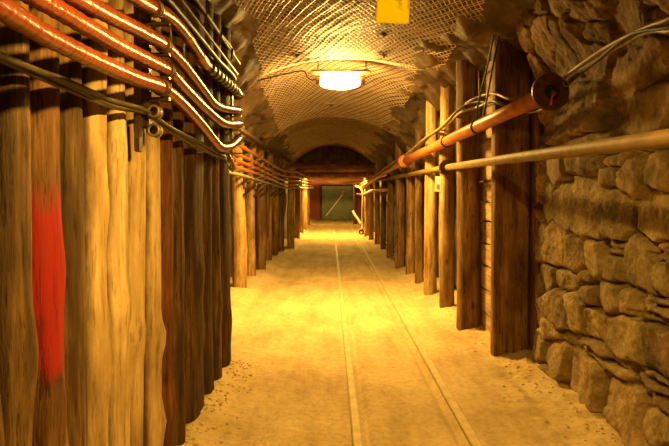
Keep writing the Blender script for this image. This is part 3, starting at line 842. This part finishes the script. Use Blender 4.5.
eb = MB(); eb.torus(P(566, 83.5, 3.75), -dirn, .016, .006, 16, 8); eb.build('eye_bolt', M['steel'], t)
for (u, v) in ((478, 129), (447, 141)):
    p = P(u, v, up(u)); k = (p.y - A0.y) / (A1.y - A0.y); p = A0.lerp(A1, k)
    a = MB(); a.torus(p, dirn + Vector((.12, 0, .1)), .062, .009, 22, 8); o = a.build('strap', M['black'], t); o['label'] = 'black strap'

B0 = P(669, 138, 2.14); B1 = P(447, 167.5, 6.55); B2 = P(372, 181.5, 15.5); B3 = P(363, 188, 18.8)
t = empty('tan_pipe', B1, 'long thin tan pipe running level in front of the stone wall and right posts', 'pipe')
a = MB(); a.tube([ext(B0, B1, 1.0), B0, B0.lerp(B1, .4) + Vector((0, 0, .004)), B1], .034, 18); a.build('pipe', M['tanpipe'], t)
a = MB(); a.tube(spline([B1, B1.lerp(B2, .5), B2, B3], .15), .034, 14); a.build('far_pipe', M['tanpipe'], t)
db = (B1 - B0).normalized()
a = MB(); a.lathe(B1 - db * .04, db, [(0, .036), (0, .088), (.025, .088), (.025, .04), (.03, .04), (.03, .088), (.055, .088), (.055, .036)], 24); o = a.build('joint_flange', M['flange'], t, False); o['label'] = 'dark pipe joint flange'
# white tag
tg = empty('hanging_tag', P(438, 178, 6.48), 'small white tag hanging from the joint of the tan pipe', 'tag')
p = P(438.2, 184, 6.44); a = MB(); TR = Matrix.Rotation(-.75, 3, 'Z') @ Matrix.Rotation(.05, 3, 'Y'); a.box(p, (.085, .006, .165), TR, .002); a.build('tag_plate', M['white'], tg, False)
a = MB(); a.box(p + TR @ Vector((0, -.004, -.03)), (.035, .002, .05), TR); o = a.build('faded_panel', M['cable'], tg, False); o['label'] = 'faded greyish panel'
a = MB(); a.tube([P(439, 176.5, 6.44), P(441, 170, 6.46)], .004, 6); a.build('tie', M['black'], tg)

# pale cables lashed over the rusty pipe
def rd(u): return up(u) - .02
for k, (lab, uv) in enumerate([
    ('upper pale cable looping over the rusty pipe to the upper right', [(690, 8, 2.5), (669, 19, 2.62), (640, 30, 2.9), (604, 49, 3.3), (575, 69, 3.66), (556, 84, 3.98), (528, 97, 4.6), (510, 99, 4.72), (496, 94, 5.0), (484, 95, 5.55), (470, 101, 5.75), (455, 113, 6.5), (440, 128, 6.75), (424, 139, 7.6), (409, 152, 8.6), (388, 166, 10.5), (366, 182, 17)]),
    ('lower pale cable hanging under the rusty pipe flange', [(690, 27, 2.5), (669, 31, 2.62), (645, 33, 2.9), (606, 54, 3.32), (577, 73, 3.68), (560, 92, 4.1), (548, 106, 4.35), (530, 112, 4.75), (505, 106, 4.85), (492, 101, 5.0), (478, 107, 5.6), (460, 113, 5.8), (449, 123, 6.5), (433, 134, 7.3), (415, 150, 8.3), (390, 168, 10.5), (368, 184, 16.5)]),
    ('dark middle cable bunched behind the rusty pipe flange', [(690, 24, 2.5), (665, 28, 2.65), (630, 35, 3.0), (598, 60, 3.4), (575, 78, 3.7), (555, 96, 4.2), (538, 103, 4.6), (515, 104, 4.85), (495, 104, 5.02), (476, 102, 5.65), (458, 110, 5.9), (444, 126, 6.6), (428, 137, 7.4), (411, 154, 8.5), (388, 169, 10.6)])]):
    a = MB(); a.tube(spline([P(*p) for p in uv], .05), (.012, .011, .010)[k], 8)
    tag(a.build('pale_cable' if k < 2 else 'dark_cable', M['cable'] if k < 2 else M['blackcable']), lab, 'cable')
for k, (lab, uv) in enumerate([('left one of two dark ropes from the roof to the rusty pipe', [(497, 8, 4.85), (493, 38, 5.0), (486, 72, 5.2), (478, 104, 5.35), (474.5, 128, 5.55)]), ('right one of two dark ropes from the roof to the rusty pipe', [(504, 6, 4.85), (499, 36, 4.95), (492, 70, 5.02), (487, 98, 5.05), (481, 127, 5.3)])]):
    a = MB(); a.tube(spline([P(*p) for p in uv], .04), .008, 7); tag(a.build('hanging_rope', M['black']), lab, 'rope')

# hose end far down on the right, pipe fan there
t = empty('drooping_hose', P(361, 235, 18.4), 'pale hose with an open black mouth drooping to the floor far down on the right', 'hose')
a = MB(); a.tube(spline([P(356, 186, 18.9), P(360.5, 188, 18.6), P(363, 194, 18.4), P(362.6, 210, 18.4), P(362.5, 222, 18.4), P(362.2, 228, 18.3), P(361.4, 231.5, 18.1)], .04), .036, 12); a.build('hose', M['cable'], t)
a = MB(); a.torus(P(361.3, 232, 18.05), (.1, -1, -.1), .062, .024, 20, 8); a.build('mouth_ring', M['black'], t)
a = MB(); a.tube(spline([P(353, 211, 19), P(355, 215, 18.9), P(358, 219, 18.7), P(361.5, 225, 18.5)], .04), .04, 10); a.build('branch', M['cable'], t)
for k, (v0, v1, lab) in enumerate([(178.5, 187, 'upper rusty conduit far down the right wall above the hose'), (190, 194, 'lower rusty conduit far down the right wall beside the hose')]):
    a = MB(); a.tube(spline([P(386, v0 - 4 * (1 - k), 11.5), P(374, v0, 14.5), P(364, v0 + 4, 18.0), P(357, v1, 22.5)], .1), .035, 10); tag(a.build('conduit', M['rust']), lab, 'conduit')

# loose clods on the floor
cl = MB(); rr = random.Random(12)
def clod(x, y, s):
    bm = bmesh.new(); bmesh.ops.create_icosphere(bm, subdivisions=1, radius=s)
    for vv in bm.verts: vv.co = Vector((vv.co.x * rr.uniform(.8, 1.3), vv.co.y * rr.uniform(.8, 1.3), vv.co.z * rr.uniform(.5, .8)))
    cl._take(bm, Matrix.Translation((x, y, floor_z(x, y) + s * .2)))
for _ in range(170):
    y = rr.uniform(2.9, 4.9); clod(-.80 + abs(rr.gauss(0, .09)), y, rr.uniform(.004, .016))
for _ in range(260):
    y = rr.uniform(3.0, 7.5); clod(lerpt([(3, 1.58), (5, 1.50), (7.5, 1.35)], y) - abs(rr.gauss(0, .14)), y, rr.uniform(.004, .012))
for _ in range(150):
    y = rr.uniform(3.0, 9); clod(rr.uniform(-.9, 1.3), y, rr.uniform(.003, .006))
o = cl.build('loose_rubble', M['clod'], None, False); tag(o, 'small crumbs of earth and rock strewn along the walls', 'rubble', None, 'stuff')

# ------------------------------------------------------------------ light
GLOW.inputs['Emission Strength'].default_value = 310
def point(name, loc, power, col, r=.08):
    l = bpy.data.lights.new(name, 'POINT'); l.energy = power; l.color = col; l.shadow_soft_size = r
    o = bpy.data.objects.new(name, l); COL.objects.link(o); o.location = loc; return o
AMB = (1.0, .59, .10)
l = bpy.data.lights.new('near_tunnel_light', 'AREA'); l.shape = 'DISK'; l.size = .10; l.energy = 84; l.color = AMB
o = bpy.data.objects.new('near_tunnel_light', l); COL.objects.link(o); o.location = (.42, 1.5, 2.18); o.rotation_euler = (.22, .42, 0)
point('far_tunnel_light', (.05, 18.5, 2.0), 880, AMB, .10)
point('end_tunnel_light', (.10, 24.3, 1.97), 130, AMB, .08)  # unseen fill light, added to brighten the far wall and door
l = bpy.data.lights.new('lamp_reflector_light', 'AREA'); l.shape = 'RECTANGLE'; l.size = .55; l.size_y = .10; l.energy = 225; l.color = AMB
o = bpy.data.objects.new('lamp_reflector_light', l); COL.objects.link(o); o.location = (.09, 6.95, 2.54)
w = bpy.data.worlds.new('World'); SC.world = w; w.use_nodes = True
w.node_tree.nodes['Background'].inputs['Color'].default_value = (0, 0, 0, 1)

# ------------------------------------------------------------------ camera
cam = bpy.data.cameras.new('Camera'); co = bpy.data.objects.new('Camera', cam); COL.objects.link(co)
co.location = (0, 0, EYE); co.rotation_euler = (math.pi / 2, 0, 0)
cam.sensor_width = 36; cam.lens = 36 * F / 669
cam.shift_x = 2.5 / 669; cam.shift_y = -33 / 669
cam.clip_start = .05; cam.clip_end = 100
SC.camera = co
SC.view_settings.view_transform = 'Standard'; SC.view_settings.look = 'None'
SC.view_settings.exposure = 0; SC.view_settings.gamma = 1
SC.view_settings.use_curve_mapping = False
